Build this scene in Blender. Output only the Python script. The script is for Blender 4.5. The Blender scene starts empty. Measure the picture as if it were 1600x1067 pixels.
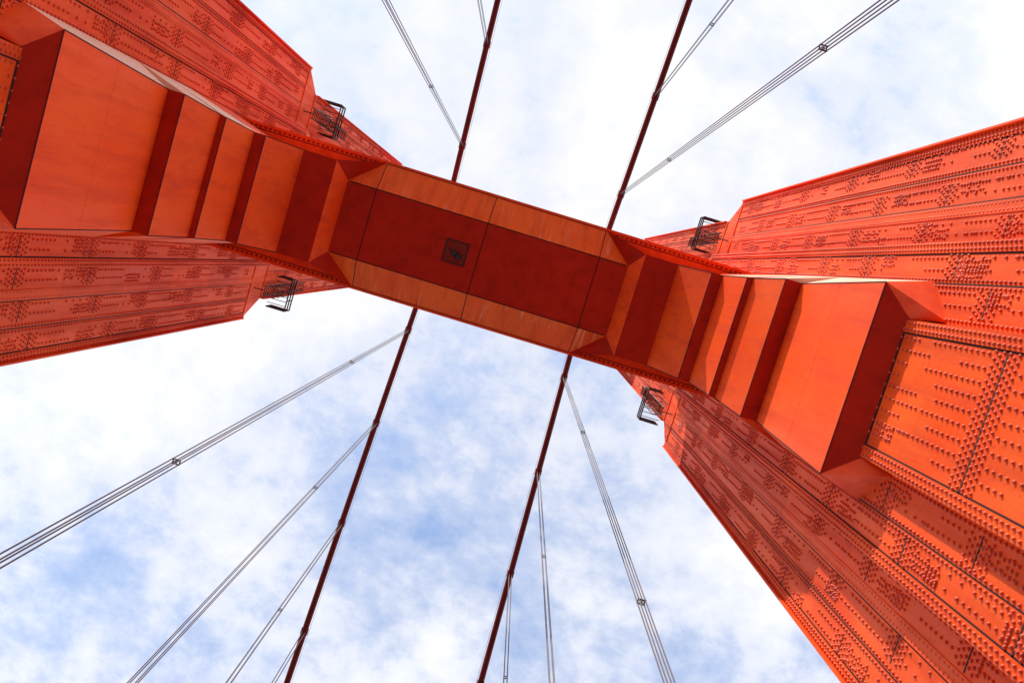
import bpy, math, random
import numpy as np
from mathutils import Vector, Matrix
random.seed(4)
ZC=1.6
S=bpy.context.scene

# ------------------------------------------------------------------ materials
def new_mat(name):
    m=bpy.data.materials.new(name); m.use_nodes=True
    nt=m.node_tree; b=nt.nodes['Principled BSDF']
    return m,nt,b
def ramp(nt,fac,stops):
    r=nt.nodes.new('ShaderNodeValToRGB')
    while len(r.color_ramp.elements)<len(stops): r.color_ramp.elements.new(0.5)
    for e,(p,c) in zip(r.color_ramp.elements,stops):
        e.position=p; e.color=c if len(c)==4 else (*c,1)
    nt.links.new(fac,r.inputs['Fac']); return r
def noise(nt,vec,scale,detail=5,rough=.6,dist=0):
    n=nt.nodes.new('ShaderNodeTexNoise'); n.inputs['Scale'].default_value=scale
    n.inputs['Detail'].default_value=detail; n.inputs['Roughness'].default_value=rough
    n.inputs['Distortion'].default_value=dist
    nt.links.new(vec,n.inputs['Vector']); return n
def mapping(nt,src,scale,loc=(0,0,0)):
    mp=nt.nodes.new('ShaderNodeMapping'); mp.inputs['Scale'].default_value=scale; mp.inputs['Location'].default_value=loc
    nt.links.new(src,mp.inputs['Vector']); return mp.outputs['Vector']
def mix(nt,fac,a,b,mode='MIX'):
    m=nt.nodes.new('ShaderNodeMix'); m.data_type='RGBA'; m.blend_type=mode
    for sock,val in ((m.inputs[0],fac),(m.inputs[6],a),(m.inputs[7],b)):
        if isinstance(val,(int,float)): sock.default_value=val
        elif isinstance(val,tuple): sock.default_value=(*val,1)
        else: nt.links.new(val,sock)
    return m.outputs[2]
def steel(name,base,dark,light,streak=(1.2,1.2,.12),streak_amt=.5,white=None,rough=.5,bump=.12,plates=False,spec=.16):
    m,nt,b=new_mat(name)
    tc=nt.nodes.new('ShaderNodeTexCoord').outputs['Object']
    n1=noise(nt,tc,.35,6,.6,.4)
    n2=noise(nt,mapping(nt,tc,streak),1.6,6,.65)
    n3=noise(nt,tc,9,4,.7)
    c=mix(nt,ramp(nt,n1.outputs['Fac'],[(.35,(0,0,0)),(.68,(1,1,1))]).outputs[0],base,light)
    r2=ramp(nt,n2.outputs['Fac'],[(.46,(0,0,0)),(.72,(streak_amt,)*3)])
    c=mix(nt,r2.outputs[0],c,dark)
    r3=ramp(nt,n3.outputs['Fac'],[(.57,(0,0,0)),(.75,(.5,)*3)])
    c=mix(nt,r3.outputs[0],c,dark)
    if plates:
        sn=nt.nodes.new('ShaderNodeVectorMath'); sn.operation='FLOOR'
        nt.links.new(mapping(nt,tc,(.01,.95,.23),(.5,.1,.3)),sn.inputs[0])
        wn=nt.nodes.new('ShaderNodeTexWhiteNoise'); nt.links.new(sn.outputs[0],wn.inputs[0])
        rp=ramp(nt,wn.outputs['Value'],[(0,(.84,.80,.80)),(1,(1.0,1.0,1.0))])
        c=mix(nt,1.0,c,rp.outputs[0],'MULTIPLY')
    if white:
        n4=noise(nt,mapping(nt,tc,white),1.0,3,.7)
        n5=noise(nt,tc,.5,2,.5)
        r4=ramp(nt,n4.outputs['Fac'],[(.56,(0,0,0)),(.68,(.8,)*3)])
        r5=ramp(nt,n5.outputs['Fac'],[(.48,(0,0,0)),(.60,(1,1,1))])
        f=mix(nt,1.0,r4.outputs[0],r5.outputs[0],'MULTIPLY')
        c=mix(nt,f,c,(.86,.36,.20))
    nt.links.new(c,b.inputs['Base Color'])
    b.inputs['Specular IOR Level'].default_value=spec
    rr=ramp(nt,n2.outputs['Fac'],[(.3,(rough-.08,)*3),(.8,(rough+.2,)*3)])
    nt.links.new(rr.outputs[0],b.inputs['Roughness'])
    nb=noise(nt,tc,2.2,7,.6)
    bp=nt.nodes.new('ShaderNodeBump'); bp.inputs['Strength'].default_value=bump; bp.inputs['Distance'].default_value=.08
    nt.links.new(nb.outputs['Fac'],bp.inputs['Height']); nt.links.new(bp.outputs[0],b.inputs['Normal'])
    return m
M_leg=steel('red_painted_riveted_steel',(.90,.088,.007),(.46,.019,.003),(.92,.130,.018),plates=True,streak_amt=.6,bump=.18)
M_brk=steel('red_painted_plate_steel',(.90,.074,.005),(.54,.023,.003),(.92,.108,.011),streak_amt=.55,bump=.14,spec=.22)
M_chm=steel('weathered_orange_plate',(.90,.105,.008),(.52,.032,.004),(.92,.145,.014),white=(7.0,.4,.4),bump=.08,streak=(1.8,.3,.3),streak_amt=.55)
M_sof=steel('shaded_soffit_plate',(.44,.014,.003),(.24,.006,.002),(.54,.020,.004),streak_amt=.5,bump=.06,spec=.2)  # bracket red darkened: shade on the undersides is put into the colour
M_flk=steel('sunlit_flank_paint',(.86,.50,.36),(.80,.25,.12),(.88,.62,.50),streak_amt=.3,bump=.04)  # pale tone paints the sunlight onto the sun-side bracket flanks
M_riv=steel('rivet_paint',(.62,.044,.005),(.22,.008,.002),(.78,.085,.010),spec=.5)
M_cab=steel('cable_paint',(.17,.008,.006),(.09,.006,.005),(.22,.014,.009))
def flat(name,c,r=.7,met=0):
    m,nt,b=new_mat(name); tc=nt.nodes.new('ShaderNodeTexCoord').outputs['Object']
    n=noise(nt,tc,3,5,.6)
    k=mix(nt,n.outputs['Fac'],tuple(x*.7 for x in c),tuple(min(1,x*1.3) for x in c))
    nt.links.new(k,b.inputs['Base Color']); b.inputs['Roughness'].default_value=r; b.inputs['Metallic'].default_value=met
    return m
M_seam=flat('dark_seam',(.035,.003,.002),.9)
M_rope=flat('rope_steel',(.055,.012,.012),.5)
M_iron=flat('dark_ironwork',(.03,.006,.006),.6)
M_glass=flat('lamp_glass',(.03,.03,.035),.15)
M_road=flat('road_surface',(.10,.098,.094),.9)
M_conc=flat('concrete',(.30,.29,.27),.9)
M_line=flat('road_paint',(.75,.74,.70),.7)
M_yel=flat('yellow_paint',(.70,.42,.05),.7)
M_water=flat('sea_water',(.02,.05,.06),.12)

# ------------------------------------------------------------------ mesh helpers
class MB:
    def __init__(s): s.v=[]; s.f=[]; s.m=[]
    def face(s,pts,mi=0):
        i=len(s.v); s.v+= [tuple(p) for p in pts]; s.f.append(tuple(range(i,i+len(pts)))); s.m.append(mi)
    def box(s,a,b,mi=0):
        x0,y0,z0=a; x1,y1,z1=b; i=len(s.v)
        s.v+=[(x0,y0,z0),(x1,y0,z0),(x1,y1,z0),(x0,y1,z0),(x0,y0,z1),(x1,y0,z1),(x1,y1,z1),(x0,y1,z1)]
        for q in ((3,2,1,0),(4,5,6,7),(0,1,5,4),(1,2,6,5),(2,3,7,6),(3,0,4,7)):
            s.f.append(tuple(i+k for k in q)); s.m.append(mi)
    def strip(s,p,q,n,w,h,mi=0):
        """flat bar from p to q lying on a face of normal n"""
        p=Vector(p);q=Vector(q);n=Vector(n).normalized(); t=(q-p).normalized(); sd=t.cross(n).normalized()*w/2
        i=len(s.v); lo=-n*.01; hi=n*h
        for P in (p,q):
            for o in (-sd+lo,sd+lo,sd+hi,-sd+hi): s.v.append(tuple(P+o))
        for q4 in ((0,1,5,4),(1,2,6,5),(2,3,7,6),(3,0,4,7),(3,2,1,0),(4,5,6,7)):
            s.f.append(tuple(i+k for k in q4)); s.m.append(mi)
    def tube(s,pts,r,n=8,mi=0):
        pts=[Vector(p) for p in pts]; i0=len(s.v)
        for k,P in enumerate(pts):
            t=(pts[min(k+1,len(pts)-1)]-pts[max(k-1,0)]).normalized()
            a=Vector((1,0,0)) if abs(t.x)<.9 else Vector((0,1,0))
            u=t.cross(a).normalized(); w=t.cross(u)
            for j in range(n):
                an=2*math.pi*j/n; s.v.append(tuple(P+u*r*math.cos(an)+w*r*math.sin(an)))
        for k in range(len(pts)-1):
            for j in range(n):
                a=i0+k*n+j; b=i0+k*n+(j+1)%n
                s.f.append((a,b,b+n,a+n)); s.m.append(mi)
        s.f.append(tuple(i0+j for j in range(n))[::-1]); s.m.append(mi)
        e=i0+(len(pts)-1)*n; s.f.append(tuple(e+j for j in range(n))); s.m.append(mi)
    def obj(s,name,mats,parent=None,smooth=False,recalc=False):
        me=bpy.data.meshes.new(name); me.from_pydata(s.v,[],s.f); 
        for m in mats: me.materials.append(m)
        me.polygons.foreach_set('material_index',s.m)
        if smooth: me.polygons.foreach_set('use_smooth',[True]*len(s.f))
        me.update()
        o=bpy.data.objects.new(name,me); S.collection.objects.link(o)
        if recalc:
            import bmesh
            bm=bmesh.new(); bm.from_mesh(me); bmesh.ops.remove_doubles(bm,verts=bm.verts,dist=.0005)
            bmesh.ops.recalc_face_normals(bm,faces=bm.faces); bm.to_mesh(me); bm.free()
        if parent: o.parent=parent
        return o
tower=bpy.data.objects.new('bridge_tower',None); S.collection.objects.link(tower)

# ------------------------------------------------------------------ legs
XC=13.85
secs=[(-68,[(2.8,1.75),(2.35,3.83),(1.65,7.0)]),
      (47.3,[(2.8,1.75),(2.35,3.83),(1.65,7.0)]),
      (49.8,[(2.6,1.6),(2.2,3.3),(1.6,6.0)]),
      (84,[(2.6,1.6),(2.2,3.3),(1.6,6.0)]),
      (86,[(2.3,1.4),(1.95,2.7),(1.45,5.1)]),
      (118,[(2.3,1.4),(1.95,2.7),(1.45,5.1)]),
      (120,[(2.1,1.2),(1.75,2.2),(1.3,4.2)]),
      (150,[(2.1,1.2),(1.75,2.2),(1.3,4.2)]),
      (153,[(1.5,.9),(1.2,1.6),(.9,3.0)])]
def plan(t):
    (a,ya),(b,yb),(c,yc)=t
    q=[(a,ya),(b,ya),(b,yb),(c,yb),(c,yc)]
    out=list(q)+[(-x,y) for x,y in reversed(q)]+[(-x,-y) for x,y in q]+[(x,-y) for x,y in reversed(q)]
    return out
for sgn in (1,-1):
    mb=MB(); n=20
    for z,t in secs:
        for x,y in plan(t): mb.v.append((sgn*XC+x,y,z+ZC))
    for k in range(len(secs)-1):
        for j in range(n):
            a=k*n+j; b=k*n+(j+1)%n
            mb.f.append((a,b,b+n,a+n)); mb.m.append(0)
    mb.f.append(tuple(range((len(secs)-1)*n,len(secs)*n))); mb.m.append(0)
    mb.obj('leg_shell',[M_leg],tower,recalc=True)

# riveted skin details on the road-facing sides
riv=[]   # (x,y,z,nx)
seam=MB(); fl=MB()
def rv(x,y,z,s): riv.append((x,y,z,-s))
def vrow(x,y,z0,z1,p,s):
    z=z0
    while z<z1: rv(x,y,z,s); z+=p
def bar(x,y,z0,z1,w,h,s): fl.box((min(x-s*h,x+s*.01),y-w/2,z0),(max(x-s*h,x+s*.01),y+w/2,z1))
def seamh(x,y0,y1,z,s,w=.035): seam.box((min(x-s*.006,x+s*.01),y0,z-w/2),(max(x-s*.006,x+s*.01),y1,z+w/2))
def seamv(x,y,z0,z1,s,w=.035): seam.box((min(x-s*.006,x+s*.01),y-w/2,z0),(max(x-s*.006,x+s*.01),y+w/2,z1))
def dress(s,tiers,z0,z1,p):
    hx=[t[0] for t in tiers]; hy=[t[1] for t in tiers]
    X=[s*(XC-h) for h in hx]
    cells=[]
    for e in (-1,1):
        y=e*(hy[0]-.16); bar(X[0],y,z0,z1,.30,.035,s)
        seamv(X[0],e*(hy[0]-.33),z0,z1,s,.05); seamv(X[1],e*(hy[1]-.31),z0,z1,s,.05); seamv(X[2],e*(hy[2]-.29),z0,z1,s,.05)
        seamv(X[1],e*(hy[0]+.04),z0,z1,s,.07); seamv(X[2],e*(hy[1]+.04),z0,z1,s,.07)
        fl.box((min(X[2]-s*.16,X[2]),e*hy[2]-.03,z0),(max(X[2]-s*.16,X[2]),e*hy[2]+.03,z1)) 
        vrow(X[0]-s*.035,e*(hy[0]-.09),z0,z1,p,s); vrow(X[0]-s*.035,e*(hy[0]-.24),z0+p/2,z1,p,s)
        y2a=hy[0]; y2b=hy[1]
        bar(X[1],e*(y2b-.15),z0,z1,.28,.035,s)
        vrow(X[1]-s*.035,e*(y2b-.08),z0,z1,p,s); vrow(X[1]-s*.035,e*(y2b-.22),z0+p/2,z1,p,s)
        vrow(X[1],e*(y2a+.18),z0,z1,p,s)
        ym=(y2a+y2b)/2
        vrow(X[1],e*(ym-.08),z0,z1,p,s); vrow(X[1],e*(ym+.08),z0+p/2,z1,p,s); seamv(X[1],e*ym,z0,z1,s)
        cells+= [(X[1],e*(y2a+.25),e*(ym-.1)),(X[1],e*(ym+.1),e*(y2b-.3))]
        a=hy[1]; b=hy[2]; nc=3; w=(b-a)/nc
        bar(X[2],e*(b-.14),z0,z1,.26,.035,s)
        vrow(X[2]-s*.035,e*(b-.08),z0,z1,p,s); vrow(X[2]-s*.035,e*(b-.21),z0+p/2,z1,p,s)
        vrow(X[2],e*(a+.15),z0,z1,p,s)
        for k in range(1,nc):
            y=a+k*w
            vrow(X[2],e*(y-.09),z0,z1,p,s); vrow(X[2],e*(y+.09),z0+p/2,z1,p,s)
            if k==1:
                fl.box((min(X[2]-s*.03,X[2]),e*y-.16,z0),(max(X[2]-s*.03,X[2]),e*y+.16,z1))
                seamv(X[2],e*(y+.18),z0,z1,s,.05)
            else: seamv(X[2],e*y,z0,z1,s)
        for k in range(nc):
            cells.append((X[2],e*(a+k*w+.2),e*(a+(k+1)*w-.2)))
    cells.append((X[0],-hy[0]+.32,hy[0]-.32))
    for ci,(x,ya,yb) in enumerate(cells):
        ya,yb=min(ya,yb),max(ya,yb); wide=(yb-ya)>2
        z=z0+random.uniform(0.5,4)
        if wide: z=16.3+ZC-5.6*2
        while z<z1-1:
            if z>z0:
                seamh(x,ya,yb,z,s,.05)
                nr=3
                for r in range(nr):
                    for sd in (-1,1):
                        y=ya+.06+(r%2)*.07
                        while y<yb: rv(x,y,z+sd*(.10+r*.15),s); y+=.15
                y=ya+.12
                while y<yb-.05:
                    L=random.uniform(.7,2.6)
                    zz=z+.62; k=0
                    while zz<z+.62+L:
                        rv(x,y,zz,s); rv(x,y,z-(zz-z),s) if (wide or k%2==0) else None; zz+=p*1.25; k+=1
                    y+=.30
            for q in range(random.choice((1,1,2))):
                zc=z+random.uniform(2.4,3.6)
                if zc<z1-1.2 and zc>z0:
                    yc=random.uniform(ya+.15,yb-.15); nn=random.randint(4,9)
                    for i in range(nn):
                        for jx in ((-.13,0,.13) if random.random()<.6 else (-.1,.1)): rv(x,yc+jx,zc+i*.15,s)
            z+=5.6 if wide else random.uniform(3.6,5.4)
for s in (1,-1):
    dress(s,secs[0][1],9+ZC,47.2+ZC,.18)
    dress(s,secs[2][1],50+ZC,83.8+ZC,.24)
    for z,t in ((47.3,secs[0][1]),(49.8,secs[2][1])):
        for i,(h,hy) in enumerate(t):
            x=s*(XC-h); lo=0 if i==0 else t[i-1][1]
            for e in (-1,1): fl.strip((x,e*lo,z+ZC),(x,e*hy,z+ZC),(-s,0,0),.22,.05)
seam.obj('plate_seams',[M_seam],tower)
fl.obj('angle_flanges',[M_leg],tower)
# rivet mesh
R=np.array(riv); N=len(R); k=6; r=.044; h=.050
base=[]
for rr,hh in ((1,0),(.80,.72)):
    for j in range(k):
        a=2*math.pi*j/k; base.append((hh*h,rr*r*math.cos(a),rr*r*math.sin(a)))
base.append((h,0,0)); base=np.array(base); nb=len(base)
V=np.zeros((N,nb,3)); 
V[:,:,0]=R[:,0:1]+R[:,3:4]*base[None,:,0]; V[:,:,1]=R[:,1:2]+base[None,:,1]*R[:,3:4]; V[:,:,2]=R[:,2:3]+base[None,:,2]
fq=[(j,(j+1)%k,k+(j+1)%k,k+j) for j in range(k)]; ft=[(k+j,k+(j+1)%k,2*k) for j in range(k)]
idx=np.arange(N)*nb
F=[]
for q in fq: F.append(idx[:,None]+np.array(q)[None])
F4=np.concatenate(F); F3=np.concatenate([idx[:,None]+np.array(t)[None] for t in ft])
me=bpy.data.meshes.new('rivets')
me.from_pydata(V.reshape(-1,3).tolist(),[],F4.tolist()+F3.tolist()); me.materials.append(M_riv)
me.polygons.foreach_set('use_smooth',[True]*len(me.polygons)); me.update()
o=bpy.data.objects.new('rivets',me); S.collection.objects.link(o); o.parent=tower
print('rivets',N)

# ------------------------------------------------------------------ lowest portal strut with stepped brackets
ZB=35.2+ZC
st=MB()
for e in (-1,1):
    st.face([(-4.6,e*1.45,34.4+ZC),(4.6,e*1.45,34.4+ZC),(4.6,e*2.62,ZB),(-4.6,e*2.62,ZB)],1)
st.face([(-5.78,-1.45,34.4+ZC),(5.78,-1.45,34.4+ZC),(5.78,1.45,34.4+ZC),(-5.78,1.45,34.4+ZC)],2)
st.box((-12.3,-2.62,ZB),(12.3,2.62,46.5+ZC),0)
prof=[(5.78,34.4,1.45),(6.22,33.6,2.05),(7.54,33.6,2.05),(8.45,31.6,2.03),(8.87,31.6,2.05),(9.2,29.5,2.12),(9.42,29.5,2.15),(9.85,27.4,2.3),(10.38,27.4,2.3),(10.38,21.2,2.49),(11.06,20.8,1.76)]
mi_of=[0,2,0,2,0,2,0,2,0,2]
for s in (1,-1):
    P=[(s*x,hw,z+ZC) for x,z,hw in prof]
    f=lambda p,e:(p[0],e*p[1],p[2])
    for i in range(len(P)-1):
        a,b=P[i],P[i+1]
        st.face([f(a,-1),f(b,-1),f(b,1),f(a,1)],mi_of[i])
    for e in (-1,1):
        st.face([(s*4.6,e*2.62,ZB),(s*4.6,e*1.45,34.4+ZC),(s*5.78,e*1.45,34.4+ZC)],1)
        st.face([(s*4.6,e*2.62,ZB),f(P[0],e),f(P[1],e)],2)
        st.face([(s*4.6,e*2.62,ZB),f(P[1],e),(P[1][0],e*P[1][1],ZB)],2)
        for i in (1,2,3):
            a,b=P[i],P[i+1]
            st.face([f(a,e),f(b,e),(b[0],e*b[1],ZB),(a[0],e*a[1],ZB)],0)
        B=lambda z:(s*11.52,e*2.85,z)
        fm=3 if e<0 else 0  # painted-in sunlight on the sun side, plain red on the other
        st.face([f(P[4],e),B(P[4][2]),B(ZB),(P[4][0],e*P[4][1],ZB)],0)
        for i in (4,5,6,7,8):
            a,b=P[i],P[i+1]
            if abs(a[2]-b[2])<.01: 
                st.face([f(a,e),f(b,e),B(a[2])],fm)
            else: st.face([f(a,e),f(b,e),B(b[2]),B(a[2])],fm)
        C=(s*11.52,e*1.88,19.9+ZC)
        st.face([f(P[9],e),B(P[9][2]),C],0); st.face([f(P[9],e),C,f(P[10],e)],0)
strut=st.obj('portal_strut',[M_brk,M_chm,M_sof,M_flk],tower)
tr=MB()
dn=(0,0,-1)
for x in (0,-4.6,4.6):
    tr.strip((x,-1.45,34.4+ZC),(x,1.45,34.4+ZC),dn,.035,.006,1)
    for e in (-1,1): tr.strip((x,e*1.45,34.4+ZC),(x,e*2.62,ZB),(0,e*.8,-1.17),.03,.006,1)
for e in (-1,1):
    tr.strip((-5.7,e*1.45,34.4+ZC),(5.7,e*1.45,34.4+ZC),(0,e*.3,-1),.04,.006,1)
    tr.strip((-11,e*2.62,ZB),(11,e*2.62,ZB),(0,e*.1,-1),.10,.03,0)
    tr.strip((-4.6,e*2.56,ZB-.04),(4.6,e*2.56,ZB-.04),(0,e*.8,-1.17),.03,.008,1)
    for s in (1,-1):
        tr.strip((s*5.0,e*2.42,ZB),(s*11,e*2.42,ZB),dn,.03,.006,1)
        for i in range(30):
            x=s*(5.1+i*.2); tr.tube([(x,e*2.51,ZB+.01),(x,e*2.51,ZB-.05)],.035,6,1)
for s in (1,-1):
    for i in (2,4,6,8):
        (xa,za,ha),(xb,zb,hb)=prof[i],prof[i+1]
        nrm=Vector((-(za-zb)*s,0,-(xb-xa)))
        tr.strip((s*xb,-hb,zb+ZC),(s*xb,hb,zb+ZC),nrm,.03,.008,1)
        for e in (-1,1): tr.strip((s*xa,e*(ha-.01),za+ZC),(s*xb,e*(hb-.01),zb+ZC),nrm,.03,.008,1)
    tr.strip((s*10.38,.35,27.3+ZC),(s*10.38,.5,21.3+ZC),(-s,0,0),.014,.004,0)
    tr.strip((s*10.38,-2.35,24.1+ZC),(s*10.38,2.35,24.2+ZC),(-s,0,0),.014,.004,0)
    tr.strip((s*11.04,-1.76,20.8+ZC),(s*11.04,1.76,20.8+ZC),(-s,0,-.6),.06,.01,1)
tr.obj('strut_trim',[M_brk,M_seam],tower)
# hatch with beacon lamps
ht=MB(); hx,hy,hz=-.92,.02,34.4+ZC
for a,b in (((-.44,-.44),(.44,-.44)),((.44,-.44),(.44,.44)),((.44,.44),(-.44,.44)),((-.44,.44),(-.44,-.44))):
    ht.strip((hx+a[0],hy+a[1],hz-.006),(hx+b[0],hy+b[1],hz-.006),dn,.05,.03,1)
ht.box((hx-.42,hy-.42,hz-.012),(hx+.42,hy+.42,hz+.01),3)
for dx,dy in ((-.03,.05),(.17,.14)):
    ht.tube([(hx+dx,hy+dy,hz-.01),(hx+dx,hy+dy,hz-.14)],.12,16,1)
    ht.tube([(hx+dx,hy+dy,hz-.14),(hx+dx,hy+dy,hz-.20),(hx+dx,hy+dy,hz-.22)],.09,16,2)
ht.tube([(hx-.3,hy-.1,hz-.03),(hx-.05,hy+.04,hz-.06)],.025,8,1)
M_hd=flat('hatch_dark',(.22,.008,.002))
ht.obj('inspection_hatch',[M_sof,M_iron,M_glass,M_hd],tower)

# upper struts
us=MB()
for z0,z1,hw,xi in ((72,83,2.3,11.6),(107,117,2.0,11.9),(139,149,1.8,12.1)):
    us.box((-xi-.6,-hw,z0+ZC),(xi+.6,hw,z1+ZC))
    us.box((-7,-hw-.12,z0+1+ZC),(7,hw+.12,z1-1+ZC))
    for s in (1,-1):
        for k,(w,d) in enumerate(((3.2,1.5),(2.0,3.2),(1.0,5.5))):
            x0,x1=s*(xi-w),s*(xi+.3); us.box((min(x0,x1),-hw+.1+.05*k,z0-d+ZC),(max(x0,x1),hw-.1-.05*k,z0+ZC+.5))
us.obj('upper_struts',[M_brk],tower)

# access platforms with cage ladders at the setback
pf=MB()
for s in (1,-1):
    for e in (-1,1):
        X0=s*(XC-1.6); z=52.2+ZC; sh=-.6 if e<0 else -.1
        xs=[X0-s*.95,X0+s*.2]; ys=[e*(4.8+sh),e*(6.75+sh)]; yl=e*(5.4+sh)
        for zz in (z,z+.55,z+1.1):
            c=[(xs[0],ys[0],zz),(xs[0],ys[1],zz),(xs[1],ys[1],zz)]
            for a,b in ((c[0],c[1]),(c[1],c[2]),(c[0],(xs[1],ys[0],zz))): pf.tube([a,b],.042,6)
        for j in range(4):
            y=ys[0]+(ys[1]-ys[0])*j/3; pf.tube([(xs[0],y,z),(xs[0],y,z+1.1)],.042,6)
        pf.tube([(xs[1],ys[1],z),(xs[1],ys[1],z+1.1)],.042,6)
        for i in range(8):
            y=ys[0]+(ys[1]-ys[0])*i/7; pf.tube([(xs[0],y,z),(xs[1],y,z)],.022,5)
        for dy in (-.28,.28): pf.tube([(xs[0]+s*.3,yl+dy,z-4.4),(xs[0]+s*.3,yl+dy,z+4.5)],.04,6)
        for i in range(25): pf.tube([(xs[0]+s*.3,yl-.28,z-4.2+i*.35),(xs[0]+s*.3,yl+.28,z-4.2+i*.35)],.024,5)
        pf.tube([(xs[0]+s*.3,yl,z-4.1),(X0,yl,z-4.1)],.03,5)
        # safety hoops
        for i in range(4):
            zz=z-3.6+i*.9
            pf.tube([(xs[0]+s*.3,yl-.28,zz),(xs[0]-s*.15,yl-.33,zz),(xs[0]-s*.38,yl,zz),(xs[0]-s*.15,yl+.33,zz),(xs[0]+s*.3,yl+.28,zz)],.024,5)
pf.obj('access_platforms',[M_iron],tower)

# ------------------------------------------------------------------ cables
def cz(y): 
    y=abs(y); return 153.6-.48*y+.00042*y*y if y>4 else 153.6-.48*4+.00042*16+.05*(4-y)
for s in (1,-1):
    mb=MB(); ys=[-430+i*8.6 for i in range(101)]
    ys=sorted(set(ys+[-6,-4,-2,2,4,6]))
    mb.tube([(s*XC,y,cz(y)+ZC) for y in ys],.46,16)
    for k in range(1,28):
        for e in (-1,1):
            y=e*(.8+15.3*k)
            a=(s*XC,y-.45,cz(y-.45)+ZC); b=(s*XC,y+.45,cz(y+.45)+ZC)
            mb.tube([a,b],.56,16)
    for dx in (-.55,.55): mb.tube([(s*XC+dx,y,cz(y)+ZC+1.2) for y in ys],.02,5)
    mb.obj('main_cable',[M_cab],smooth=False)
for s in (1,-1):
    for e in (-1,1):
        for k in range(1,28):
            y=e*(.8+15.3*k); top=cz(y)+ZC
            if top<6: continue
            mb=MB()
            for dx in (-.2,.2):
                for dy in (-.13,.13):
                    mb.tube([(s*XC+dx,y+dy,.0),(s*XC+dx,y+dy,top-.1)],.038,6,0)
            for zz in (48,98):
                z=zz+ZC
                if z<top-5:
                    for dd in (-.13,.13): mb.box((s*XC-.25,y+dd-.03,z-.05),(s*XC+.25,y+dd+.03,z+.05),1)
                    for dd in (-.2,.2): mb.box((s*XC+dd-.03,y-.17,z+.06),(s*XC+dd+.03,y+.17,z+.12),1)
                    mb.tube([(s*XC,y,z-.12),(s*XC,y,z+.2)],.04,8,1)
            mb.obj('suspender_cable',[M_rope,M_iron])

# ------------------------------------------------------------------ deck, water
d=MB(); d.box((-9.6,-600,-.5),(9.6,600,0)); d.obj('road',[M_road])
l=MB()
for x in (-6.4,-3.2,3.2,6.4):
    for i in range(-40,40): l.box((x-.06,i*12,.004),(x+.06,i*12+3.6,.008),0)
l.box((-.09,-600,.004),(.09,600,.008),1)
l.obj('road_markings',[M_line,M_yel])
p=MB()
for s in (-1,1):
    a,b=sorted((s*9.6,s*17.8)); p.box((a,-600,-.5),(b,600,.15))
p.obj('pavement',[M_conc])
for s in (-1,1):
    r=MB()
    r.box((s*17.6-.08,-600,1.25),(s*17.6+.08,600,1.35)); r.box((s*17.6-.05,-600,.3),(s*17.6+.05,600,.36))
    for i in range(-150,150): r.box((s*17.6-.07,i*4-.07,.14),(s*17.6+.07,i*4+.07,1.26))
    for i in range(-1200,1200): r.box((s*17.6-.02,i*.5-.03,.35),(s*17.6+.02,i*.5+.03,1.26))
    r.obj('bridge_railing',[M_leg])
w=MB(); w.face([(-6000,-6000,-67),(6000,-6000,-67),(6000,6000,-67),(-6000,6000,-67)]); w.obj('water',[M_water])

# ------------------------------------------------------------------ sun and sky
to_sun=Vector((-.40,-.66,.62)).normalized()
sd=bpy.data.lights.new('sun','SUN'); sd.energy=5.0; sd.angle=math.radians(.5); sd.color=(1,.93,.82)
so=bpy.data.objects.new('sun',sd); S.collection.objects.link(so)
so.rotation_euler=to_sun.to_track_quat('Z','Y').to_euler()
W=bpy.data.worlds.new('World'); S.world=W; W.use_nodes=True; nt=W.node_tree
bg=nt.nodes['Background']; bg.inputs['Strength'].default_value=.1
sky=nt.nodes.new('ShaderNodeTexSky'); sky.sky_type='NISHITA'; sky.sun_disc=False
sky.sun_elevation=math.asin(to_sun.z); sky.sun_rotation=math.atan2(to_sun.x,to_sun.y)
tc=nt.nodes.new('ShaderNodeTexCoord').outputs['Generated']
sp=nt.nodes.new('ShaderNodeSeparateXYZ'); nt.links.new(tc,sp.inputs[0])
def math_(op,a,b=None,clamp=False):
    m=nt.nodes.new('ShaderNodeMath'); m.operation=op; m.use_clamp=clamp
    for i,v in enumerate((a,b)):
        if v is None: continue
        if isinstance(v,(int,float)): m.inputs[i].default_value=v
        else: nt.links.new(v,m.inputs[i])
    return m.outputs[0]
zz=math_('MAXIMUM',math_('ADD',sp.outputs[2],.05),.08)
cx=math_('DIVIDE',sp.outputs[0],zz); cy=math_('DIVIDE',sp.outputs[1],zz)
cb=nt.nodes.new('ShaderNodeCombineXYZ'); nt.links.new(cx,cb.inputs[0]); nt.links.new(cy,cb.inputs[1])
n1=noise(nt,cb.outputs[0],3.0,10,.58,.25)
n2=noise(nt,mapping(nt,cb.outputs[0],(1.0,1.2,1)),15,9,.66,.15)
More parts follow.
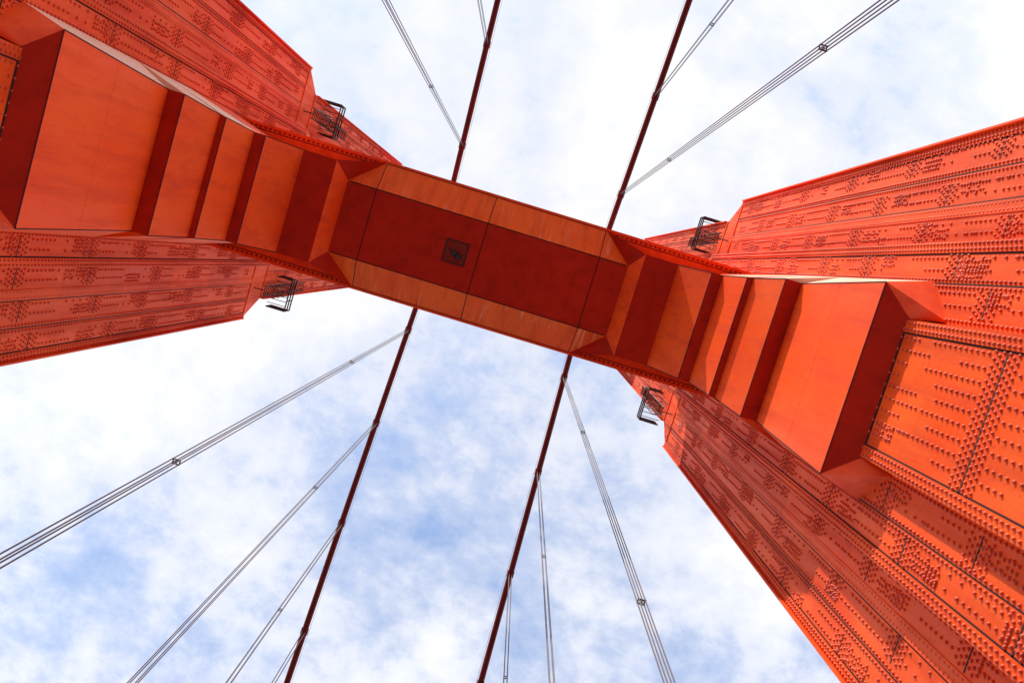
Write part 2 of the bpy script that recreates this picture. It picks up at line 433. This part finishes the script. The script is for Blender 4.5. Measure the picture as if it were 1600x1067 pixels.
def spot(x,y,r):
    dx=math_('SUBTRACT',cx,x); dy=math_('SUBTRACT',cy,y)
    dist=math_('SQRT',math_('ADD',math_('MULTIPLY',dx,dx),math_('MULTIPLY',dy,dy)))
    return math_('SUBTRACT',1.0,math_('DIVIDE',dist,r),True)
dens=math_('ADD',math_('MULTIPLY',n1.outputs['Fac'],.62),math_('MULTIPLY',n2.outputs['Fac'],.38))
dens=math_('SUBTRACT',dens,math_('MULTIPLY',spot(.00,.31,.22),.12))
dens=math_('SUBTRACT',dens,math_('MULTIPLY',spot(.18,.40,.20),.06))
dens=math_('SUBTRACT',dens,math_('MULTIPLY',cy,.05))
cf=ramp(nt,dens,[(.30,(.15,)*3),(.40,(.48,)*3),(.47,(.80,)*3),(.57,(1,1,1))])
cc=ramp(nt,n1.outputs['Fac'],[(.38,(8.3,8.7,9.9)),(.50,(9.2,9.3,10.0)),(.60,(9.9,9.9,10.2))])
hz_=math_('ADD',1.0,math_('MULTIPLY',math_('SUBTRACT',1.0,math_('MAXIMUM',sp.outputs[2],0.0)),.75))
vm=nt.nodes.new('ShaderNodeVectorMath'); vm.operation='SCALE'; nt.links.new(cc.outputs[0],vm.inputs[0]); nt.links.new(hz_,vm.inputs['Scale'])
skyb=mix(nt,1.0,sky.outputs[0],(3.3,3.6,3.9),'MULTIPLY')
out=mix(nt,cf.outputs[0],skyb,vm.outputs[0])
nt.links.new(out,bg.inputs['Color'])

# ------------------------------------------------------------------ camera
f=1350.0
U=Vector((20,120.5,-f)).normalized()
X=Vector((.956,-.292,0)); X=(X-U*X.dot(U)).normalized()
Y=U.cross(X)
Rm=Matrix((X,Y,U))
cd=bpy.data.cameras.new('camera'); co=bpy.data.objects.new('camera',cd); S.collection.objects.link(co)
cd.sensor_width=36; cd.lens=f/1600*36; cd.clip_end=20000; cd.clip_start=.1
co.matrix_world=Matrix.Translation((1.85,-.33,ZC))@Rm.to_4x4()
S.camera=co
S.view_settings.view_transform='Standard'; S.view_settings.look='None'; S.view_settings.exposure=0
